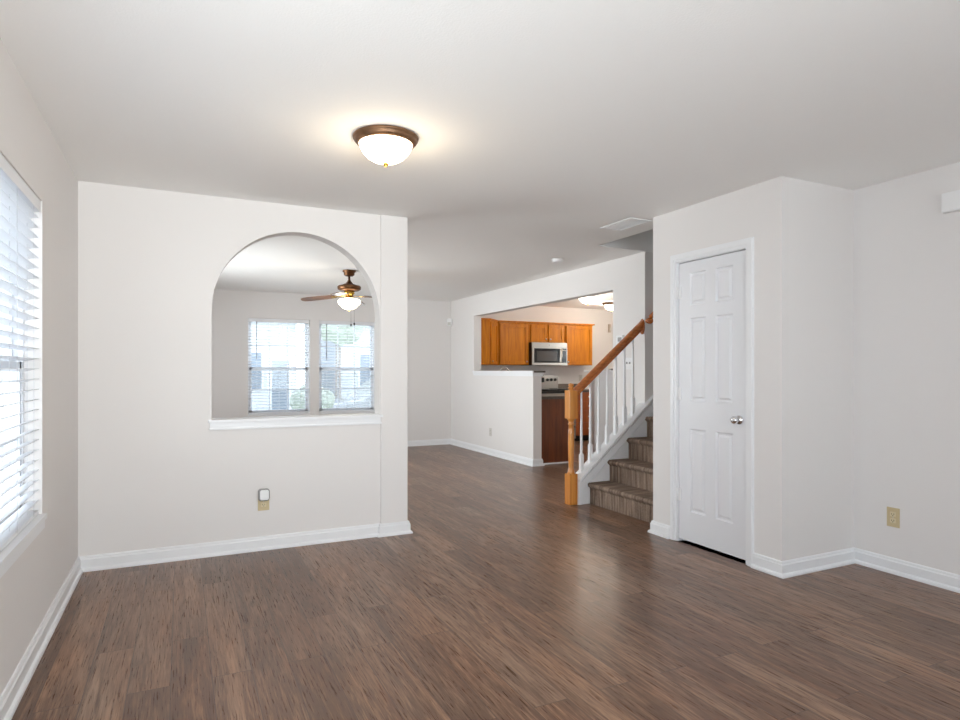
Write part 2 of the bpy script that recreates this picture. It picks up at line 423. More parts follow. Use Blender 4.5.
# ------------------------------------------------------------------ windows
def sash_window(name, axis, plane, a0, a1, z0, z1, cols, label):
    """axis 'x': window lies in a wall of constant x (outside toward -x); 'y': constant y (outside toward +y)."""
    def bx(b, u0, u1, d0, d1, za, zb):
        if axis == 'x': b.box(plane - d1, plane - d0, u0, u1, za, zb)
        else: b.box(u0, u1, plane + d0, plane + d1, za, zb)
    loc = (plane, (a0 + a1) / 2, z0) if axis == 'x' else ((a0 + a1) / 2, plane, z0)
    root = thing(name, label, None, loc, kind='structure')
    f = .022; zm = z0 + (z1 - z0) * .475
    b = MB(); bx(b, a0, a0 + f, .07, .15, z0, z1); bx(b, a1 - f, a1, .07, .15, z0, z1); bx(b, a0 + f, a1 - f, .07, .15, z0, z0 + f); bx(b, a0 + f, a1 - f, .07, .15, z1 - f, z1)
    b.build('frame', M['vinyl'], root)
    for nm, d0, zlo, zhi in (('lower_sash', .075, z0 + f, zm + .018), ('upper_sash', .105, zm - .018, z1 - f)):
        s0, s1 = a0 + f, a1 - f
        b = MB(); bx(b, s0, s0 + .035, d0, d0 + .028, zlo, zhi); bx(b, s1 - .035, s1, d0, d0 + .028, zlo, zhi)
        bx(b, s0, s1, d0, d0 + .028, zlo, zlo + .04); bx(b, s0, s1, d0, d0 + .028, zhi - .036, zhi)
        sa = b.build(nm, M['muntin'], root)
        g = MB(); bx(g, s0 + .03, s1 - .03, d0 + .012, d0 + .016, zlo + .03, zhi - .03); g.build('pane', M['glass'], sa)
        mu = MB(); i0, i1 = s0 + .035, s1 - .035
        for k in range(1, cols):
            c = i0 + (i1 - i0) * k / cols; bx(mu, c - .008, c + .008, d0 + .004, d0 + .024, zlo + .03, zhi - .03)
        zc = (zlo + zhi) / 2; bx(mu, i0, i1, d0 + .005, d0 + .023, zc - .008, zc + .008)
        mu.build('muntin', M['muntin'], sa)
    if axis == 'x': return root
    sm = MB(); bx(sm, a0 + f, a1 - f, .138, .1395, z0 + f, zm + .01); sm.build('insect_screen', M['screen_mesh'], root)
    return root
sash_window('window_1', 'x', XL, 1.62, 2.53, WZ0, WZ1, 3, 'left wall window, near half')
sash_window('window_2', 'x', XL, 2.55, 3.46, WZ0, WZ1, 3, 'left wall window, far half')
MB().box(XL - .155, XL - .07, 2.53, 2.55, WZ0, WZ1).build('trim_3', M['vinyl'], kind='structure')
sash_window('window_3', 'y', YB, B1[0], B1[1], .60, 2.04, 3, 'left one of the pair in the far wall')
sash_window('window_4', 'y', YB, B2[0], B2[1], .60, 2.04, 3, 'right one of the pair in the far wall')
# simple framed panes for out-of-view windows, added to admit the fill lamps
def plain_window(name, axis, plane, a0, a1, z0, z1, sgn):
    root = thing(name, None, None, (plane, (a0 + a1) / 2, z0) if axis == 'x' else ((a0 + a1) / 2, plane, z0), kind='structure')
    def bx(b, u0, u1, za, zb, d0=.07, d1=.12):
        p0, p1 = sorted((plane + sgn * d0, plane + sgn * d1))
        if axis == 'x': b.box(p0, p1, u0, u1, za, zb)
        else: b.box(u0, u1, p0, p1, za, zb)
    b = MB(); f = .05; bx(b, a0, a0 + f, z0, z1); bx(b, a1 - f, a1, z0, z1); bx(b, a0 + f, a1 - f, z0, z0 + f); bx(b, a0 + f, a1 - f, z1 - f, z1)
    bx(b, a0 + f, a1 - f, (z0 + z1) / 2 - .02, (z0 + z1) / 2 + .02)
    b.build('frame', M['vinyl'], root)
    g = MB(); bx(g, a0 + f, a1 - f, z0 + f, z1 - f, .09, .095); g.build('pane', M['glass'], root)
plain_window('added_window_5', 'x', XL, -.1, 1.44, WZ0, WZ1, -1)
plain_window('added_window_6', 'y', YR, -.3, 1.8, .6, 2.1, -1)
plain_window('added_window_7', 'y', YR, 2.5, 3.5, .6, 2.1, -1)
plain_window('added_window_8', 'x', XL, 6.2, 8.4, WZ0, WZ1, -1)
plain_window('added_window_9', 'x', XKR, 6.4, 7.5, .9, 2.1, 1)
# sill of the front window: a low white stool and apron
t = MB(); t.box(XL - .07, XL + .018, W1[0] - .02, W1[1] + .012, WZ0 - .018, WZ0 + .004, bev=.002); t.box(XL, XL + .010, W1[0] - .01, W1[1] + .004, WZ0 - .06, WZ0 - .018)
t.build('trim_4', M['trim'], kind='structure', label='white sill of the left window')
t = MB()
for a, c in (B1, B2): t.box(a - .004, c + .004, YB - .012, YB + .07, .578, .603, bev=.002)
t.build('trim_5', M['trim'], kind='structure', label='white sills of the far windows')

# ------------------------------------------------------------------ blinds
def blind(label, axis, plane, a0, a1, z0, z1, pitch, tilt, cords, wand=None, group=None, depth=.04, drop=.0):
    """slats lie inside the reveal; depth = centre behind the wall face"""
    sg = -1 if axis == 'x' else 1
    def P(u, d, z): return (plane + sg * d, u, z) if axis == 'x' else (u, plane + sg * d, z)
    root = thing('window_blind', label, 'blind', P((a0 + a1) / 2, depth, z0 + .002), group)
    def bx(b, u0, u1, d0, d1, za, zb, bev=0):
        p, q = P(u0, d0, za), P(u1, d1, zb)
        b.box(min(p[0], q[0]), max(p[0], q[0]), min(p[1], q[1]), max(p[1], q[1]), za, zb, bev=bev)
    u0, u1 = a0 + .006, a1 - .006
    b = MB(); bx(b, u0, u1, depth - .030, depth + .025, z1 - .055, z1 - .002, .003); b.build('headrail', M['slat'], root)
    b = MB(); bx(b, u0, u1, depth - .024, depth + .024, z0 + .008, z0 + .026, .004); b.build('bottom_rail', M['slat'], root)
    b = MB(); n = int((z1 - .06 - z0 - .03) / pitch)
    for i in range(n):
        zc = z1 - .085 - i * pitch
        if zc < z0 + .035: break
        # slightly crowned slat, tilted about its length
        prof = []
        for k in range(5):
            s = -1 + k * .5; prof.append((s * .0245, .0022 * (1 - s * s)))
        ring = [(d, h + .0012) for d, h in prof] + [(d, h - .0012) for d, h in reversed(prof)]
        ring = [(d * cos(tilt) - h * sin(tilt), d * sin(tilt) + h * cos(tilt)) for d, h in ring]
        A = P(u0, 0, 0); Bp = P(u1, 0, 0)
        b.prism([P(u0, depth + d, zc + h) for d, h in ring], (Bp[0] - A[0], Bp[1] - A[1], 0))
    b.build('slats', M['slat'], root)
    for u in cords:
        b = MB()
        for d in (-.026, .026): b.tube([P(u, depth + d, z0 + .02), P(u, depth + d, z1 - .05)], .0011, 5)
        b.tube([P(u + .008, depth, z0 + .02), P(u + .008, depth, z1 - .05)], .0009, 5)
        b.build('ladder_cord', M['cord'], root)
    if wand:
        b = MB(); b.tube([P(wand[0], depth - .036, wand[1]), P(wand[0], depth - .036, z1 - .05)], .005, 8); b.build('wand', M['wand'], root)
    return root
blind('white slatted blind in the left wall window', 'x', XL, W1[0], W1[1], WZ0, WZ1, .0465, radians(-13), (1.80, 2.25, 2.68, 3.02, 3.33), None, depth=.035)
blind('white slatted blind in the left window of the far pair, seen through the arch', 'y', YB, B1[0], B1[1], .60, 2.04, .0465, radians(-8), (1.02, 1.34, 1.66), (1.015, 1.42), 'blinds in the far windows')
blind('white slatted blind in the right window of the far pair, behind the ceiling fan chains', 'y', YB, B2[0], B2[1], .60, 2.04, .0465, radians(-8), (2.06, 2.38, 2.70), (2.05, 1.42), 'blinds in the far windows')

# ------------------------------------------------------------------ closet door
root = thing('door_1', 'white six-panel closet door', None, (XC, (DY0 + DY1) / 2, 0), kind='structure')
b = MB()   # casing
def casing(b, y0, y1, z1, wid, x0, th):
    b.prism([(x0, y0 - wid, 0), (x0, y0 - wid, z1 + wid), (x0, y1 + wid, z1 + wid), (x0, y1 + wid, 0), (x0, y1, 0), (x0, y1, z1), (x0, y0, z1), (x0, y0, 0)], (-th, 0, 0))
casing(b, DY0, DY1, DZ, .060, XC, .010); casing(b, DY0 - .020, DY1 + .020, DZ + .020, .034, XC - .010, .007)
b.build('casing', M['trim'], root, bevel=.002)
b = MB(); b.box(XC, XC + .115, DY0, DY0 + .004, 0, DZ); b.box(XC, XC + .115, DY1 - .004, DY1, 0, DZ); b.box(XC, XC + .115, DY0, DY1, DZ - .004, DZ)
b.box(XC + .055, XC + .07, DY0, DY0 + .014, 0, DZ); b.box(XC + .055, XC + .07, DY1 - .014, DY1, 0, DZ); b.box(XC + .055, XC + .07, DY0, DY1, DZ - .014, DZ)
b.build('jamb', M['trim'], root)
# slab: stiles, rails, recessed raised panels
sx0, sx1 = XC + .012, XC + .047
sy0, sy1, sz0, sz1 = DY0 + .0065, DY1 - .0065, .022, DZ - .010
cols = [(2.975, 3.136), (3.236, 3.390)]
cols = [(2.968, 3.118), (3.206, 3.356)]
rows = [(.235, .835), (1.035, 1.635), (1.725, 1.960)]
b = MB()
ys = [sy0, cols[0][0], cols[0][1], cols[1][0], cols[1][1], sy1]
zs = [sz0] + [z for r in rows for z in r] + [sz1]
def ring(b, r0, x0, r1, x1):
    (a0, a1, c0, c1), (e0, e1, g0, g1) = r0, r1
    A = [(x0, a0, c0), (x0, a1, c0), (x0, a1, c1), (x0, a0, c1)]; Bq = [(x1, e0, g0), (x1, e1, g0), (x1, e1, g1), (x1, e0, g1)]
    for i in range(4):
        j = (i + 1) % 4; b.poly([A[i], A[j], Bq[j], Bq[i]])
for face, sg in ((sx0, 1), (sx1, -1)):
    for i in range(5):
        for j in range(7):
            a0, a1, c0, c1 = ys[i], ys[i + 1], zs[j], zs[j + 1]
            if i in (1, 3) and j in (1, 3, 5):
                def ins(k): return (a0 + k, a1 - k, c0 + k, c1 - k)
                ring(b, ins(0), face, ins(.008), face + sg * .012)
                ring(b, ins(.008), face + sg * .012, ins(.020), face + sg * .012)
                ring(b, ins(.020), face + sg * .012, ins(.034), face + sg * .001)
                q = ins(.034); b.poly([(face + sg * .001, q[0], q[2]), (face + sg * .001, q[1], q[2]), (face + sg * .001, q[1], q[3]), (face + sg * .001, q[0], q[3])])
            else: b.poly([(face, a0, c0), (face, a1, c0), (face, a1, c1), (face, a0, c1)])
for (p, q) in (((sy0, sz0), (sy1, sz0)), ((sy1, sz0), (sy1, sz1)), ((sy1, sz1), (sy0, sz1)), ((sy0, sz1), (sy0, sz0))):
    b.poly([(sx0, p[0], p[1]), (sx0, q[0], q[1]), (sx1, q[0], q[1]), (sx1, p[0], p[1])])
bmesh.ops.remove_doubles(b.bm, verts=b.bm.verts, dist=.0003)
bmesh.ops.recalc_face_normals(b.bm, faces=b.bm.faces)
b.build('door_panel', M['door'], root)
ky, kz = 2.915, .931
b = MB(); b.lathe([(.0, 0), (.031, 0), (.031, .004), (.026, .009), (.012, .012), (.010, .020), (.011, .026), (.020, .033), (.0265, .043), (.027, .052), (.022, .061), (.012, .065), (0, .066)], (sx0, ky, kz), (-1, 0, 0), 28)
b.build('knob', M['chrome'], root, label='polished chrome knob')
for hz in (1.828, 1.085, .345):
    b = MB(); b.cyl((XC - .004, DY1 - .004, hz - .045), .0055, .09, seg=12); b.box(XC + .004, XC + .0115, DY1 - .030, DY1 - .004, hz - .044, hz + .044)
    b.cyl((XC - .004, DY1 - .004, hz + .045), .004, .006, seg=10)
    b.build('hinge', M['white_plastic'], root, label='pale painted hinge')
# strike-side latch plate shadow gap closed by a floor inside the closet (dark under the door)

# ------------------------------------------------------------------ stairs
RISE, RUN, NX, NST = .2, .2285, 3.447, 13
YS0, YS1 = YC2, 4.800
root = stair = thing('staircase', 'brown carpeted stairs with oak newel, sloping handrail and white balusters', 'stairs', (NX, (YS0 + YS1) / 2, 0))
for i in range(NST):
    x0 = NX + i * RUN; zt = (i + 1) * RISE; zb = i * RISE
    y0, y1 = YS0 + .001 + (.032 if i == 0 else 0), YS1 - .001
    r = .018
    # profile: rounded nosing over a riser set back 25 mm
    pr = [(x0 + .030, zb + (.001 if i == 0 else 0)), (x0 + .028, zt - .055)]
    pr += [(x0 + r + r * cos(a), zt - r - .003 + (r + .003) * sin(a)) for a in [radians(270 - 22.5 * k) for k in range(9)]]
    pr += [(x0 + RUN + .030, zt), (x0 + RUN + .030, zb + (.001 if i == 0 else 0))]
    b = MB(); b.prism([(x, y0, z) for x, z in pr], (0, y1 - y0, 0))
    b.build('carpeted_step', M['carpet'], root)
def zcap(x): return .212 + .85 * (x - 3.345)
# stringer (skirt) panel with cap and bed moulding
XN1 = 3.345
b = MB(); xe = 3.345 + (5.2 - 3.345)
b.prism([(XN1, 4.803, 0), (XN1, 4.803, zcap(XN1)), (XK - .001, 4.803, zcap(XK)), (XK - .001, 4.803, 0)], (0, .09, 0))
b.prism([(XK - .001, 4.803, .0), (XK - .001, 4.803, zcap(XK)), (6.2, 4.803, zcap(6.2)), (6.2, 4.803, zcap(6.2) - .6)], (0, .0235, 0))
b.build('stringer', M['trim'], root)
def slant(b, x0, x1, y0, y1, dz0, dz1):
    b.prism([(x0, y0, zcap(x0) + dz0), (x0, y0, zcap(x0) + dz1), (x1, y0, zcap(x1) + dz1), (x1, y0, zcap(x1) + dz0)], (0, y1 - y0, 0))
b = MB(); slant(b, XN1, XK - .001, 4.772, 4.915, 0, .028); slant(b, XK - .001, 6.2, 4.772, 4.8265, 0, .028)
slant(b, XN1 + .052, 6.2, 4.788, 4.8028, -.105, -.022)
b.box(XN1, XN1 + .052, 4.788, 4.8028, 0.001, zcap(XN1) + .01)
slant(b, XN1 + .052, 6.2, 4.795, 4.8028, -.135, -.115)
b.build('stringer_cap', M['trim'], root, bevel=.003)

# ------------------------------------------------------------------ balustrade
YBAL = 4.855
NC = (3.300, YBAL)
root = stair
s = .0435
nw = MB()
nw.box(NC[0] - s, NC[0] + s, NC[1] - s, NC[1] + s, .001, .288, bev=.004)
nw.box(NC[0] - s, NC[0] + s, NC[1] - s, NC[1] + s, .805, 1.070, bev=.004)
nw.lathe([(.040, .286), (.037, .300), (.030, .308), (.033, .318), (.026, .330), (.024, .350), (.0285, .45), (.031, .58), (.028, .70), (.023, .742), (.031, .750), (.031, .758), (.023, .766), (.028, .786), (.038, .800), (.040, .808)], (NC[0], NC[1], 0), seg=28)
nw.lathe([(.036, 1.068), (.030, 1.074), (.016, 1.080), (.017, 1.084), (.030, 1.090), (.030, 1.098), (.017, 1.104), (.017, 1.108), (.027, 1.114), (.026, 1.126), (.014, 1.136), (0, 1.138)], (NC[0], NC[1], 0), seg=28)
nw.build('newel_post', M['oak'], root)
def zr(x): return 1.292 + .825 * (x - 3.637)
b = MB()   # handrail profile swept along the slope
ang = math.atan(.825); prof = [(-.022, -.036), (-.026, -.020), (-.022, -.010), (-.032, .004), (-.033, .016), (-.026, .030), (-.012, .037), (.012, .037), (.026, .030), (.033, .016), (.032, .004), (.022, -.010), (.026, -.020), (.022, -.036)]
x0, x1 = NC[0] + s - .001, XK - .012
A = [(x0, YBAL + p, zr(x0) + q / cos(ang)) for p, q in prof]
b.prism(A, (x1 - x0, 0, zr(x1) - zr(x0)))
hr = b.build('handrail', M['railwood'], root, bevel=.003)
b = MB(); b.lathe([(0, 0), (1, 0), (1, .006), (.93, .011), (.8, .012), (0, .012)], (XK - .0005, YBAL + .008, zr(XK - .02) - .012), (-1, 0, 0), 40, sx=.078, sy=.036)
ro = b.build('rosette', M['railwood'], hr)
bxs = [3.416, 3.519, 3.616, 3.718, 3.822, 3.927, 4.032]
for x in bxs:
    zb = zcap(x) + .026; zt = zr(x) - .046
    q = .0165; hb = .165 + .0 * x
    b = MB()
    zl, zh = zcap(x - q) + .026, zcap(x + q) + .026
    b.prism([(x - q, YBAL - q, zl), (x + q, YBAL - q, zh), (x + q, YBAL - q, zb + hb), (x - q, YBAL - q, zb + hb)], (0, 2 * q, 0))
    z = zb + hb
    b.lathe([(.016, z - .003), (.0145, z + .012), (.010, z + .020), (.013, z + .028), (.0135, z + .05), (.012, z + .16), (.0095, zt - .05), (.0085, zt + .012)], (x, YBAL, 0), seg=16)
    b.build('baluster', M['trim'], root)

# wall handrail inside the stairwell
root = thing('wall_handrail', 'wood handrail on the stairwell wall, its end showing past the pier', 'handrail', (4.24, 4.76, 1.72))
x0 = 4.130
def zw(x): return 1.745 + .85 * (x - x0)
b = MB(); b.tube([(x0 + .05 + i * .4, 4.765, zw(x0 + .05 + i * .4)) for i in range(6)], .022, 14)
b.lathe([(0, -.012), (.012, -.010), (.028, .02), (.033, .04), (.030, .055), (.022, .062)], (x0, 4.765, zw(x0)), (1, 0, .1), 20)
b.build('rail', M['railwood'], root)
for x in (4.30, 5.4):
    b = MB(); b.tube([(x, 4.765, zw(x) - .02), (x, 4.775, zw(x) - .06), (x, 4.8, zw(x) - .075), (x, 4.822, zw(x) - .07)], .007, 8); b.lathe([(0, 0), (.03, 0), (.03, .005), (0, .008)], (x, 4.8265, zw(x) - .07), (0, -1, 0), 20)
    b.build('bracket', M['dark'], root)

# ------------------------------------------------------------------ small wall and ceiling items
def duplex(name, label, group, plane, ax, cu, cz, mp, mf, adapter=False):
    """ax: 'y-' faces -Y on plane Y; 'x-' faces -X on plane X"""
    def P(u, d, z): return (u, plane - d, z) if ax == 'y-' else (plane - d, u, z)
    def bx(b, u0, u1, d0, d1, z0, z1, bev=0):
        p, q = P(u0, d0, z0), P(u1, d1, z1)
        b.box(min(p[0], q[0]), max(p[0], q[0]), min(p[1], q[1]), max(p[1], q[1]), z0, z1, bev=bev)
    root = thing(name, label, 'outlet', P(cu, 0, cz), group)
    b = MB(); bx(b, cu - .038, cu + .038, 0.0003, .006, cz - .060, cz + .060, .002); b.build('cover_plate', mp, root)
    for k in (-1, 1):
        zc = cz + k * .0195
        b = MB(); bx(b, cu - .017, cu + .017, .0058, .0085, zc - .014, zc + .014, .003); so = b.build('socket', mf, root)
        b = MB(); bx(b, cu - .008, cu - .0055, .0083, .0092, zc - .003, zc + .007); bx(b, cu + .0055, cu + .008, .0083, .0092, zc - .003, zc + .005)
        b.cyl(P(cu, .0083, zc - .008), .0026, .001, (0, -1, 0) if ax == 'y-' else (-1, 0, 0), 10); b.build('slots', M['dark'], so)
    b = MB(); b.cyl(P(cu, .0058, cz), .003, .0015, (0, -1, 0) if ax == 'y-' else (-1, 0, 0), 12); b.build('screw', M['satin'], root)
    return root
duplex('wall_outlet', 'beige outlet plate with a plug-in unit, low on the wall under the arch', None, YA, 'y-', .521, .335, M['beige'], M['beige_light'])
duplex('wall_outlet', 'beige outlet plate low on the bare wall at far right', None, XR, 'x-', 2.334, .345, M['beige'], M['beige_light'])
duplex('wall_outlet', 'pale outlet plate low on the kitchen half wall', None, XK, 'x-', 8.235, .340, M['plate'], M['plate'])
# adapter plugged in
root = thing('plug_in_adapter', 'white rounded plug-in unit with a grey rim in the outlet under the arch', 'adapter', (.521, YA - .0095, .345))
def rrect(cx, cz, w2, h2, r, n=6):
    pts = []
    for (sx_, sz_, a0) in ((1, 1, 0), (-1, 1, 90), (-1, -1, 180), (1, -1, 270)):
        for k in range(n + 1):
            a = radians(a0 + 90 * k / n); pts.append((cx + sx_ * (w2 - r) + r * cos(a), cz + sz_ * (h2 - r) + r * sin(a)))
    return pts
b = MB(); b.prism([(x, YA - .0095, z) for x, z in rrect(.521, .388, .039, .043, .022)], (0, -.022, 0)); b.build('rim', M['grey_plastic'], root, bevel=.004)
b = MB(); b.prism([(x, YA - .030, z) for x, z in rrect(.523, .387, .0295, .036, .014)], (0, -.012, 0)); b.build('cover', M['white_plastic'], root, bevel=.004)

# chime box on the right wall
root = thing('chime_box', 'white box high on the right wall at the edge of view', 'chime', (XR - .001, 1.96, 2.21))
b = MB(); b.box(XR - .045, XR - .0005, 1.88, 2.044, 2.160, 2.272, bev=.006); b.build('housing', M['white_plastic'], root)
b = MB(); b.box(XR - .049, XR - .0445, 1.888, 2.036, 2.168, 2.258, bev=.002); b.build('cover', M['white_plastic'], root)

# thermostat, switch on the kitchen pier
root = thing('thermostat', 'small white thermostat with grey display above the handrail', 'thermostat', (XK, 5.20, 1.52))
b = MB(); b.box(XK - .022, XK - .0005, 5.145, 5.255, 1.515, 1.625, bev=.004); b.build('housing', M['white_plastic'], root)
b = MB(); b.box(XK - .0235, XK - .0215, 5.162, 5.225, 1.56, 1.605); b.build('display', M['grey_plastic'], root)
root = thing('light_switch', 'white light switch plate between the balusters on the kitchen pier', 'switch', (XK, 5.07, 1.265))
b = MB(); b.box(XK - .006, XK - .0005, 5.012, 5.128, 1.268, 1.388, bev=.002); b.build('cover_plate', M['white_plastic'], root)
for y in (5.047, 5.093):
    b = MB(); b.box(XK - .016, XK - .0055, y - .005, y + .005, 1.325, 1.345); b.build('toggle', M['grey_plastic'], root)

# motion sensor in the far corner
root = thing('motion_sensor', 'small white sensor high in the far corner beside the kitchen wall', 'sensor', (XK - .03, YB - .03, 2.02))
b = MB(); b.prism([(XK - .075, YB - .001, 2.02), (XK - .001, YB - .001, 2.02), (XK - .001, YB - .075, 2.02), (XK - .03, YB - .085, 2.02), (XK - .082, YB - .03, 2.02)], (0, 0, .125)); b.build('housing', M['white_plastic'], root, bevel=.006)
b = MB(); b.prism([(XK - .036, YB - .082, 2.03), (XK - .077, YB - .037, 2.03), (XK - .080, YB - .041, 2.03), (XK - .040, YB - .086, 2.03)], (0, 0, .05)); b.build('lens', M['plate'], root)

# smoke detector
b = MB(); b.lathe([(0, 0), (.062, 0), (.062, -.012), (.055, -.030), (.040, -.036), (0, -.037)], (3.60, 5.55, H - .0005), seg=32)
tag(b.build('smoke_detector', M['white_plastic'], loc=(3.60, 5.55, H)), 'small round white smoke detector on the ceiling before the kitchen wall', 'smoke detector')
# ceiling vent
root = thing('ceiling_vent', 'white rectangular air vent in the ceiling beside the stair opening', 'vent', (3.235, 3.985, H))
vx0, vx1, vy0, vy1 = 3.125, 3.345, 3.79, 4.18
b = MB(); b.box(vx0, vx1, vy0, vy0 + .025, H - .008, H - .0005); b.box(vx0, vx1, vy1 - .025, vy1, H - .008, H - .0005); b.box(vx0, vx0 + .025, vy0 + .025, vy1 - .025, H - .008, H - .0005); b.box(vx1 - .025, vx1, vy0 + .025, vy1 - .025, H - .008, H - .0005)
b.build('frame', M['white_plastic'], root, bevel=.002)
b = MB()
for i in range(10):
    x = vx0 + .034 + i * .0170
    b.box(x - .007, x + .007, vy0 + .025, vy1 - .025, H - .006, H - .0045, rot=Matrix.Rotation(radians(22 if i < 5 else -22), 3, 'Y'))
b.box(vx0 + .025, vx1 - .025, vy0 + .025, vy1 - .025, H - .0015, H - .0005)
b.build('louvres', M['white_plastic'], root)

# flush ceiling lights
def flush_light(label, cx, cy, r, m, group=None, rim=True, power=12, col=(1, .82, .58)):
    root = thing('ceiling_light', label, 'light', (cx, cy, H), group)
    k = r / .165
    b = MB(); b.lathe([(0, -.0005), (.163 * k, -.0005), (.168 * k, -.006), (.166 * k, -.014), (.157 * k, -.018), (.160 * k, -.024), (.150 * k, -.034), (.143 * k, -.040), (.136 * k, -.040), (.136 * k, -.032), (0, -.032)], (cx, cy, H), seg=48)
    b.build('rim', M['rim_bronze'] if rim else M['white_plastic'], root)
    b = MB(); b.lathe([(.1355 * k, -.033), (.1355 * k, -.042), (.129 * k, -.060), (.116 * k, -.082), (.095 * k, -.104), (.066 * k, -.121), (.034 * k, -.131), (0, -.134)], (cx, cy, H), seg=48)
    b.build('glass_dome', m, root)
    b = MB(); b.lathe([(0, -.132), (.011, -.133), (.014, -.138), (.009, -.143), (.011, -.146), (.006, -.152), (0, -.153)], (cx, cy, H), seg=20); b.build('finial', M['brass'], root)
    l = bpy.data.lights.new('bulb', 'POINT'); l.energy = power; l.color = col; l.shadow_soft_size = .10
    o = bpy.data.objects.new('bulb', l); C.objects.link(o); o.location = (0, 0, -.26); o.parent = root
    return root
flush_light('lit dome ceiling light with bronze rim in the front room', .935, 3.03, .163, M['glow'], power=4)
flush_light('lit dome ceiling light nearer the kitchen header', 5.75, 8.0, .172, M['glow_kitchen'], rim=False, power=14, col=(1, .88, .72))
flush_light('lit dome ceiling light with dark rim, half hidden by the pier', 6.78, 8.72, .165, M['glow_kitchen'], power=14, col=(1, .88, .72))

# ------------------------------------------------------------------ ceiling fan
FX, FY = 1.79, 7.25
root = thing('ceiling_fan', 'bronze ceiling fan with wooden blades and lit glass bowl, seen through the arch', 'fan', (FX, FY, H))
L = lambda prof, nm, m, lab=None: MB().lathe(prof, (FX, FY, 0), seg=40).build(nm, m, root, label=lab)
L([(0, 2.4395), (.076, 2.4395), (.078, 2.425), (.064, 2.415), (.060, 2.385), (.045, 2.372), (.018, 2.368), (0, 2.368)], 'canopy', M['bronze'])
L([(.0, 2.372), (.013, 2.370), (.013, 2.325), (.022, 2.318), (.022, 2.308), (.014, 2.302), (0, 2.30)], 'downrod', M['bronze'])
L([(0, 2.306), (.030, 2.306), (.045, 2.285), (.085, 2.268), (.128, 2.258), (.138, 2.245), (.134, 2.215), (.110, 2.200), (.075, 2.195), (0, 2.195)], 'motor_housing', M['bronze'])
L([(0, 2.196), (.060, 2.196), (.062, 2.165), (.045, 2.150), (.042, 2.128), (.060, 2.118), (.062, 2.108), (0, 2.108)], 'light_fitter', M['brass'])
L([(0, 2.112), (.058, 2.112), (.070, 2.106), (.112, 2.098), (.130, 2.084), (.132, 2.066), (.126, 2.046), (.110, 2.030), (.096, 2.022), (.090, 2.008), (.068, 1.992), (.040, 1.980), (.018, 1.976), (0, 1.975)], 'glass_bowl', M['glow_soft'], 'lit scalloped glass bowl')
L([(0, 1.977), (.012, 1.975), (.013, 1.966), (.006, 1.960), (0, 1.958)], 'finial', M['brass'])
base_ang = radians(180 - 4) - radians(YAW)   # world angle of the left blade
for k in range(4):
    a = base_ang + 2 * pi * k / 4
    R = Matrix.Rotation(a, 4, 'Z') @ Matrix.Rotation(radians(5), 4, 'Y') @ Matrix.Rotation(radians(12), 4, 'X')
    T = Matrix.Translation((FX, FY, 2.145)) @ R
    o2 = [(.17, -.048), (.30, -.058), (.48, -.062), (.555, -.052), (.58, -.028), (.585, 0), (.58, .028), (.555, .052), (.48, .062), (.30, .058), (.17, .048)]
    b = MB(); b.prism([T @ Vector((x, y, 0)) for x, y in o2], (T.to_3x3() @ Vector((0, 0, .007)))); b.build('blade', M['blade'], root)
    b = MB(); b.prism([T @ Vector((x, y, -.004)) for x, y in [(.05, -.012), (.13, -.012), (.19, -.036), (.215, -.036), (.215, .036), (.19, .036), (.13, .012), (.05, .012)]], (T.to_3x3() @ Vector((0, 0, .004)))); b.build('blade_arm', M['brass'], root)
for (dx, dy, zb) in ((-.012, -.066, 1.80), (.026, -.060, 1.815)):
    b = MB(); b.tube([(FX + dx, FY + dy, 2.15), (FX + dx * 1.1, FY + dy * 2.0, 2.11), (FX + dx * 1.1, FY + dy * 2.05, 2.05), (FX + dx * 1.1, FY + dy * 2.05, zb)], .0018, 6)
    b.lathe([(0, .0), (.009, -.004), (.011, -.018), (.006, -.030), (0, -.032)], (FX + dx * 1.1, FY + dy * 2.05, zb), seg=14); b.build('pull_chain', M['dark'], root)
l = bpy.data.lights.new('bulb', 'POINT'); l.energy = 6; l.color = (1, .85, .64); l.shadow_soft_size = .08
o = bpy.data.objects.new('bulb', l); C.objects.link(o); o.location = (0, 0, 1.90 - H); o.parent = root

# ------------------------------------------------------------------ kitchen
def door_front(b, x0, x1, z0, z1, y, th=.019, fr=.055):
    """recessed-panel cabinet door facing -Y, outer face at y"""
    b.box(x0, x0 + fr, y, y + th, z0, z1); b.box(x1 - fr, x1, y, y + th, z0, z1)
    b.box(x0 + fr, x1 - fr, y, y + th, z0, z0 + fr); b.box(x0 + fr, x1 - fr, y, y + th, z1 - fr, z1)
    b.box(x0 + fr, x1 - fr, y + .013, y + th - .002, z0 + fr, z1 - fr)
    return b
CY, CZ0, CZ1 = 9.43, 1.355, 2.085
def wall_cab(label, x0, x1, z0, doors, knobs):
    root = thing('wall_cabinet', label, 'cabinet', ((x0 + x1) / 2, CY + .16, z0))
    b = MB(); b.box(x0 + .001, x1 - .001, CY + .021, YB - .001, z0, CZ1); b.build('body', M['cabinet'], root)
    for (a, c), kx in zip(doors, knobs):
        b = door_front(MB(), a, c, z0 + .012, CZ1 - .018, CY - .010, th=.026); d = b.build('door', M['cabinet'], root, bevel=.002)
        b = MB(); b.lathe([(0, 0), (.006, 0), (.006, .012), (.014, .018), (.014, .024), (0, .028)], (kx, CY - .009, z0 + .06), (0, -1, 0), 16); b.build('knob', M['satin'], d)
    b = MB(); b.box(x0 + .001, x1 - .001, CY + .008, YB - .001, CZ1, CZ1 + .012); b.box(x0 + .001, x1 - .001 + (.022 if x1 > 6.8 else 0), CY - .030, YB - .001, CZ1 + .012, CZ1 + .036); b.build('crown', M['cabinet'], root, bevel=.003)
    return root
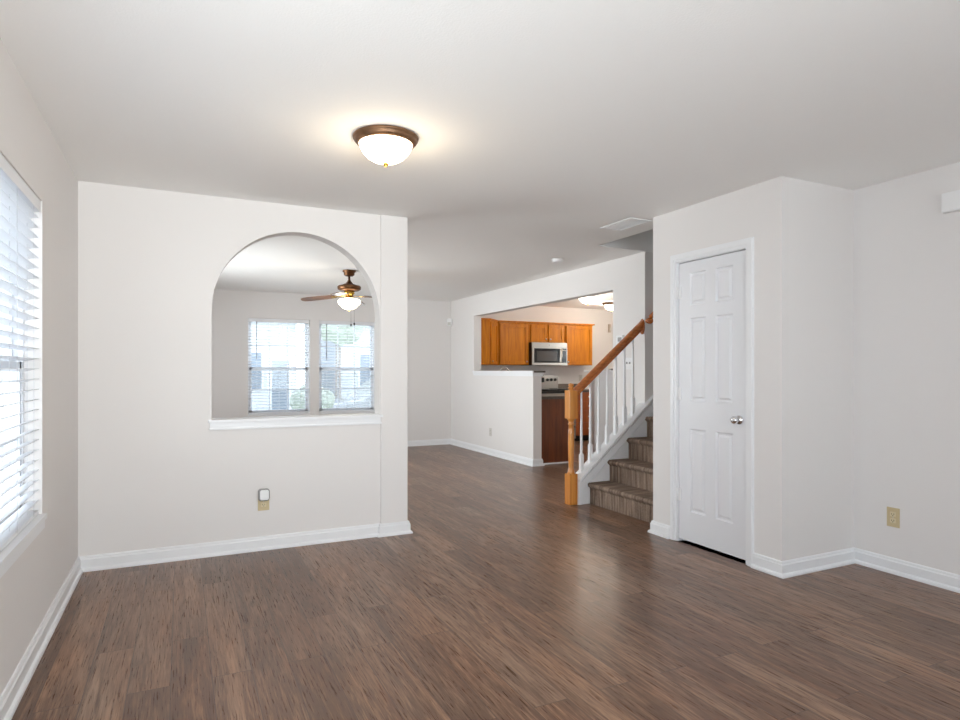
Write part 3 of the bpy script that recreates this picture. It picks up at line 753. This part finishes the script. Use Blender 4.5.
wall_cab('honey wood wall cabinet with one tall door left of the microwave', 4.905, 5.532, CZ0, [(4.945, 5.495)], [5.465])
wall_cab('short honey wood wall cabinet with two doors above the microwave', 5.534, 6.278, 1.757, [(5.562, 5.888), (5.926, 6.250)], [5.862, 5.952])
wall_cab('honey wood wall cabinet with one tall door right of the microwave', 6.280, 6.895, CZ0, [(6.305, 6.870)], [6.335])
# angled corner cabinet
root = thing('corner_cabinet', 'honey wood angled corner wall cabinet at the left end of the row', 'cabinet', (4.5, 9.5, CZ0))
fp = [(4.289, YB - .001), (4.289, 9.14), (4.600, 9.14), (4.903, 9.443), (4.903, YB - .001)]
b = MB(); b.prism([(x, y, CZ0) for x, y in fp], (0, 0, CZ1 - CZ0)); b.build('body', M['cabinet'], root)
rotd = Matrix.Rotation(radians(45), 4, 'Z')
b = MB(); door_front(b, .03, .398, CZ0 + .012, CZ1 - .018, -.020, fr=.05)
bmesh.ops.transform(b.bm, matrix=Matrix.Translation((4.600, 9.14, 0)) @ rotd, verts=b.bm.verts)
d = b.build('door', M['cabinet'], root, bevel=.002)
b = MB(); b.lathe([(0, 0), (.006, 0), (.006, .012), (.014, .018), (.014, .024), (0, .028)], (0.065, -.020, CZ0 + .06), (0, -1, 0), 16)
bmesh.ops.transform(b.bm, matrix=Matrix.Translation((4.600, 9.14, 0)) @ rotd, verts=b.bm.verts); b.build('knob', M['satin'], d)
b = MB(); cp = [(4.289, YB - .001), (4.289, 9.115), (4.612, 9.115), (4.903, 9.411), (4.903, YB - .001)]
b.prism([(x, y, CZ1 + .012) for x, y in cp], (0, 0, .024)); b.prism([(x, y, CZ1) for x, y in fp], (0, 0, .012)); b.build('crown', M['cabinet'], root)

# microwave
MX0, MX1, MZ0, MZ1, MY = 5.536, 6.276, 1.352, 1.755, 9.35
root = thing('microwave', 'stainless steel microwave with dark window hung above the range', 'microwave', ((MX0 + MX1) / 2, MY + .2, MZ0))
b = MB(); b.box(MX0, MX1, MY + .022, YB - .002, MZ0, MZ1); b.build('body', M['black'], root)
b = MB(); b.box(MX0 + .002, MX1 - .002, MY + .004, MY + .022, MZ1 - .082, MZ1 - .002, bev=.003); b.build('vent_trim', M['steel'], root)
b = MB(); dx1 = MX1 - .135
b.box(MX0 + .002, dx1, MY, MY + .022, MZ0 + .002, MZ1 - .084, bev=.003); dr = b.build('door', M['steel'], root)
b = MB(); b.box(MX0 + .045, dx1 - .03, MY - .002, MY + .004, MZ0 + .045, MZ1 - .105); wi = b.build('window', M['blackglass'], dr)
b = MB(); b.box(MX0 + .095, dx1 - .085, MY - .0035, MY - .0015, MZ0 + .075, MZ1 - .150); b.build('screen', M['screen'], wi)
b = MB(); b.box(dx1 + .002, MX1 - .002, MY + .002, MY + .022, MZ0 + .002, MZ1 - .084); b.build('control_surround', M['steel'], root)
b = MB(); b.box(dx1 + .022, MX1 - .018, MY - .002, MY + .004, MZ0 + .045, MZ1 - .100); cpn = b.build('control_panel', M['blackglass'], root)
b = MB(); b.box(dx1 + .034, MX1 - .030, MY - .0035, MY - .0015, MZ1 - .15, MZ1 - .125); b.build('display', M['grey_plastic'], cpn)
b = MB(); b.tube([(dx1 - .008, MY + .001, MZ0 + .045), (dx1 - .008, MY - .032, MZ0 + .06), (dx1 - .008, MY - .038, (MZ0 + MZ1) / 2 - .04), (dx1 - .008, MY - .032, MZ1 - .125), (dx1 - .008, MY + .001, MZ1 - .11)], .011, 12); b.build('handle', M['steel'], root)
b = MB(); b.lathe([(0, 0), (.016, 0), (.016, .002), (0, .003)], ((MX0 + MX1) / 2, MY + .0045, MZ1 - .040), (0, -1, 0), 20); b.build('badge', M['grey_plastic'], root)

# base run on the far wall
GY = 9.13
def base_cab(label, x0, x1, fronts, m):
    root = thing('base_cabinet', label, 'cabinet', ((x0 + x1) / 2, 9.4, 0))
    b = MB(); b.box(x0, x1, GY + .02, YB - .002, .10, .873); b.build('body', m, root)
    b = MB(); b.box(x0, x1, GY + .08, YB - .002, 0.001, .0995); b.build('toe_kick', M['black'], root)
    for kind, z0, z1 in fronts:
        if kind == 'drawer':
            b = MB(); b.box(x0 + .012, x1 - .012, GY, GY + .0195, z0, z1, bev=.003); d = b.build('drawer', m, root)
            b = MB(); b.lathe([(0, 0), (.006, 0), (.006, .012), (.014, .018), (.014, .024), (0, .028)], ((x0 + x1) / 2, GY + .001, (z0 + z1) / 2), (0, -1, 0), 14); b.build('knob', M['satin'], d)
        else:
            b = door_front(MB(), x0 + .02, x1 - .02, z0, z1, GY, fr=.05); d = b.build('door', m, root)
    return root
base_cab('wood base cabinet with four drawers right of the range', 6.282, 6.872, [('drawer', .715, .862), ('drawer', .545, .705), ('drawer', .34, .535), ('drawer', .115, .33)], M['drawerwood'])
base_cab('wood base cabinet left of the range', 4.92, 5.528, [('drawer', .715, .862), ('door', .115, .705)], M['cabinet'])
for (x0, x1, lab) in ((4.289, 5.530, 'dark granite worktop left of the range'), (6.281, 6.90, 'dark granite worktop right of the range')):
    root = thing('worktop', lab, 'worktop', ((x0 + x1) / 2, 9.4, .874))
    b = MB(); b.box(x0, x1, GY - .02, YB - .002, .874, .912, bev=.003); b.build('slab', M['granite'], root)
    b = MB(); b.box(x0, x1, YB - .022, YB - .002, .9125, 1.01); b.build('upstand', M['backsplash'], root)
# range
root = thing('range', 'stainless steel range with black cooktop and knobs, below the microwave', 'cooker', (5.906, 9.4, 0))
rx0, rx1, ry = 5.534, 6.278, 9.075
b = MB(); b.box(rx0, rx1, ry + .035, YB - .004, .03, .905); b.box(rx0 + .02, rx1 - .02, ry + .09, YB - .05, .001, .03); b.build('body', M['black'], root)
b = MB(); b.box(rx0, rx1, ry, YB - .09, .905, .925, bev=.004); b.build('cooktop', M['blackglass'], root)
for (x, y, r) in ((5.72, 9.28, .10), (6.10, 9.28, .08), (5.72, 9.52, .08), (6.10, 9.52, .10)):
    b = MB(); b.lathe([(0, 0), (r, 0), (r, .006), (r - .012, .010), (0, .010)], (x, y, .925), seg=28); b.build('burner', M['black'], root)
b = MB(); b.box(rx0 + .003, rx1 - .003, ry, ry + .033, .27, .86, bev=.004); od = b.build('oven_door', M['steel'], root)
b = MB(); b.box(rx0 + .10, rx1 - .10, ry - .003, ry + .004, .38, .70); b.build('window', M['blackglass'], od)
b = MB(); b.tube([(rx0 + .05, ry + .002, .80), (rx0 + .05, ry - .045, .80), (rx1 - .05, ry - .045, .80), (rx1 - .05, ry + .002, .80)], .012, 10); b.build('handle', M['steel'], od)
b = MB(); b.box(rx0 + .003, rx1 - .003, ry + .004, ry + .033, .06, .255, bev=.004); b.build('drawer', M['steel'], root)
b = MB(); b.box(rx0, rx1, ry + .004, ry + .033, .865, .903); b.build('front_trim', M['black'], root)
# arched back guard
gy = YB - .088
pts = [(rx0, .925), (rx0, 1.15)] + [(rx0 + (rx1 - rx0) * k / 12, 1.15 + .035 * sin(pi * k / 12)) for k in range(13)] + [(rx1, 1.15), (rx1, .925)]
pts = [p for i, p in enumerate(pts) if i == 0 or p != pts[i - 1]]
b = MB(); b.prism([(x, gy, z) for x, z in pts], (0, .08, 0)); b.build('back_guard', M['steel'], root)
b = MB(); b.box(rx0 + .03, rx1 - .30, gy - .004, gy + .001, 1.045, 1.135); b.build('control_panel', M['blackglass'], root)
for x in (rx1 - .235, rx1 - .150, rx1 - .065):
    b = MB(); b.lathe([(0, 0), (.030, 0), (.026, .020), (.022, .026), (0, .027)], (x, gy + .001, 1.09), (0, -1, 0), 20); b.build('knob', M['black'], root)

# peninsula along the half wall
root = thing('peninsula_cabinet', 'dark reddish wood cabinet end beside the half wall', 'cabinet', (4.55, 8.05, 0))
PX0, PX1, PY0, PY1 = XK + TH + .002, 4.80, 7.06, 9.105
b = MB(); b.box(PX0, PX1, PY0, PY1, .001, .873); b.build('end_panel', M['cabinet_dark'], root)
b = MB(); b.box(PX0 + .036, PX1 + .008, PY0 - .014, PY0 - .0005, .001, .020, bev=.003); b.build('shoe_moulding', M['trim'], root)
for k in range(3):
    y0 = PY0 + .05 + k * .66; b = MB(); b.box(PX1, PX1 + .018, y0, y0 + .62, .12, .86, bev=.003); b.build('door', M['cabinet_dark'], root)
root = thing('peninsula_worktop', 'dark granite worktop on the peninsula behind the half wall', 'worktop', (4.55, 8.05, .874))
b = MB(); b.box(PX0, PX1 + .03, PY0 - .025, PY1, .874, .912, bev=.003); b.build('slab', M['granite'], root)
b = MB(); b.box(XK - .006, XK + TH + .045, YK0 - .028, YPT - .003, 1.2305, 1.2535, bev=.003)
tag(b.build('bar_ledge', M['granite'], loc=(XK + .063, 7.9, 1.2305)), 'thin dark granite ledge capping the kitchen half wall', 'ledge')
# faucet
root = thing('faucet', 'curved chrome faucet just showing above the bar ledge', 'faucet', (4.40, 8.42, .9125))
b = MB(); b.tube([(4.40, 8.42, .9125), (4.40, 8.42, 1.22)] + [(4.40 + .085 - .085 * cos(a), 8.42, 1.22 + .085 * sin(a)) for a in [radians(15 * i) for i in range(1, 13)]] + [(4.57, 8.42, 1.17)], .012, 12); b.build('spout', M['chrome'], root)
b = MB(); b.lathe([(0, 0), (.03, 0), (.028, .012), (.018, .03), (0, .03)], (4.40, 8.42, .9125), seg=20); b.build('base', M['chrome'], root)

# second half wall in the kitchen
HX = 5.66; HY = 7.70
MB().box(HX, XKR, HY, HY + .12, 0, 1.222).build('wall_kitchen_half', M['trim'], kind='structure')
b = MB(); b.box(HX - .085, XKR, HY - .03, HY + .15, 1.235, 1.260, bev=.004); b.box(HX - .035, XKR, HY - .016, HY + .136, 1.205, 1.2349, bev=.003)
b.build('trim_6', M['trim'], kind='structure', label='white ledge of the second half wall')
b = MB(); b.box(5.995, 6.055, HY + .03, HY + .09, 1.2605, 1.288, bev=.003)
root = thing('small_box', 'small dark box on the white ledge seen between the balusters', 'box', (6.025, HY + .06, 1.2605))
b.build('body', M['grey_plastic'], root)
b = MB(); b.box(6.000, 6.050, HY + .027, HY + .0305, 1.264, 1.284); b.build('face', M['dark'], root)
# door chime on the far kitchen wall, backsplash outlet
root = thing('wall_chime', 'small beige box high on the far kitchen wall beside the pier', 'chime', (7.53, YB, 2.02))
b = MB(); b.box(7.49, 7.53, YB - .04, YB - .001, 2.00, 2.16, bev=.005); b.build('housing', M['chimebox'], root)
b = MB(); b.box(7.497, 7.523, YB - .043, YB - .0395, 2.04, 2.10); b.build('grille', M['plate'], root)
duplex('wall_outlet', 'pale outlet plate on the kitchen wall right of the range', None, YB, 'y-', 6.84, 1.12, M['plate'], M['plate'])

# ------------------------------------------------------------------ outdoors
MB().box(-30, 30, YB + WT + .02, 50, -.5, -.42).build('ground', M['lawn'], kind='structure')
MB().box(-30, XL - WT - .02, -8, YB + WT, -.5, -.42).build('ground_side', M['concrete'], kind='structure')
MB().box(-6, 12, 14.0, 19.0, -.42, -.40).build('driveway', M['concrete'], kind='structure')
def house(label, x0, x1, y0, y1, h, wins, side, ridge=1.6):
    root = thing('house', label, 'house', ((x0 + x1) / 2, (y0 + y1) / 2, -.42), )
    b = MB(); b.box(x0, x1, y0, y1, -.42, h)
    z = -.3
    while z < h - .1:
        if side == 'y': b.box(x0, x1, y0 - .02, y0, z, z + .12)
        else: b.box(x1, x1 + .02, y0, y1, z, z + .12)
        z += .16
    b.build('wall', M['siding'], root)
    b = MB(); ym = (y0 + y1) / 2
    b.prism([(x0 - .4, y0 - .4, h), (x0 - .4, ym, h + ridge), (x0 - .4, y1 + .4, h)], (x1 - x0 + .8, 0, 0)); b.build('roof', M['roof'], root)
    for (a, c, za, zb) in wins:
        b = MB(); g = MB()
        if side == 'y':
            b.box(a - .08, c + .08, y0 - .06, y0 - .015, za - .08, zb + .08); g.box(a, c, y0 - .07, y0 - .055, za, zb)
        else:
            b.box(x1 + .015, x1 + .06, a - .08, c + .08, za - .08, zb + .08); g.box(x1 + .055, x1 + .07, a, c, za, zb)
        f = b.build('window', M['trim'], root); g.build('pane', M['extglass'], f)
house('pale sided house across the street, seen through the left far blind', -7, 4.4, 27, 34, 3.4, [(-.5, .8, .5, 2.0), (1.7, 3.0, .5, 2.0), (3.4, 4.1, -.4, 1.7)], 'y')
house('pale sided house across the street, seen through the right far blind', 6.5, 18, 28, 35, 3.4, [(7.4, 8.6, .5, 2.0), (10, 11.4, .5, 2.0)], 'y')
house('pale sided neighbouring house outside the left window', -14, -6.5, -4, 14, 4.6, [(2.5, 3.5, .6, 2.1), (6.5, 7.5, .6, 2.1), (10, 11, .6, 2.1)], 'x')
# parked car
root = thing('car', 'blue-grey parked car outside the right far window', 'car', (5.4, 16.4, -.4))
b = MB(); side = [(-2.1, .30), (-2.15, .65), (-1.95, .82), (-1.2, .92), (-.65, 1.38), (.7, 1.42), (1.35, .98), (2.0, .88), (2.15, .62), (2.1, .30)]
b.prism([(5.4 + x, 15.6, -.4 + z) for x, z in side], (0, 1.7, 0)); b.build('body', M['carpaint'], root, bevel=.08)
b = MB(); gl = [(-1.05, .95), (-.58, 1.32), (.62, 1.34), (1.12, .98)]
b.prism([(5.4 + x, 15.57, -.4 + z) for x, z in gl], (0, 1.76, 0)); b.build('glass', M['extglass'], root)
for x in (-1.35, 1.35):
    for y in (15.56, 17.16):
        b = MB(); b.lathe([(0, 0), (.30, 0), (.33, .03), (.33, .17), (.30, .20), (0, .20)], (5.4 + x, y, -.07), (0, 1, 0), 28); b.build('wheel', M['rubber'], root)
# tree and shrub
import random
random.seed(3)
def tree(name, label, cat, x, y, h, r, trunk=True):
    root = thing(name, label, cat, (x, y, -.42))
    b = MB()
    for i in range(9):
        a = random.random() * 2 * pi; q = r * .55 * random.random(); rr = r * (.5 + .3 * random.random())
        m = Matrix.Translation((x + q * cos(a), y + q * sin(a), h - r * .6 + (random.random() - .5) * r)) @ Matrix.Scale(rr, 4)
        res = bmesh.ops.create_icosphere(b.bm, subdivisions=3, radius=1, matrix=m)
        for v in res['verts']: v.co += Vector((random.random() - .5, random.random() - .5, random.random() - .5)) * .12 * r
    b.build('foliage', M['leaf'], root)
    if trunk:
        b = MB(); b.lathe([(.16, -.42), (.12, .3), (.10, h - r)], (x, y, 0), seg=14); b.build('trunk', M['bark'], root)
tree('shrub', 'rounded green shrub outside the left far window', 'shrub', 2.45, 13.2, .75, .42, False)
tree('tree', 'leafy tree across the street outside the far windows', 'tree', 5.5, 24, 4.6, 1.5)
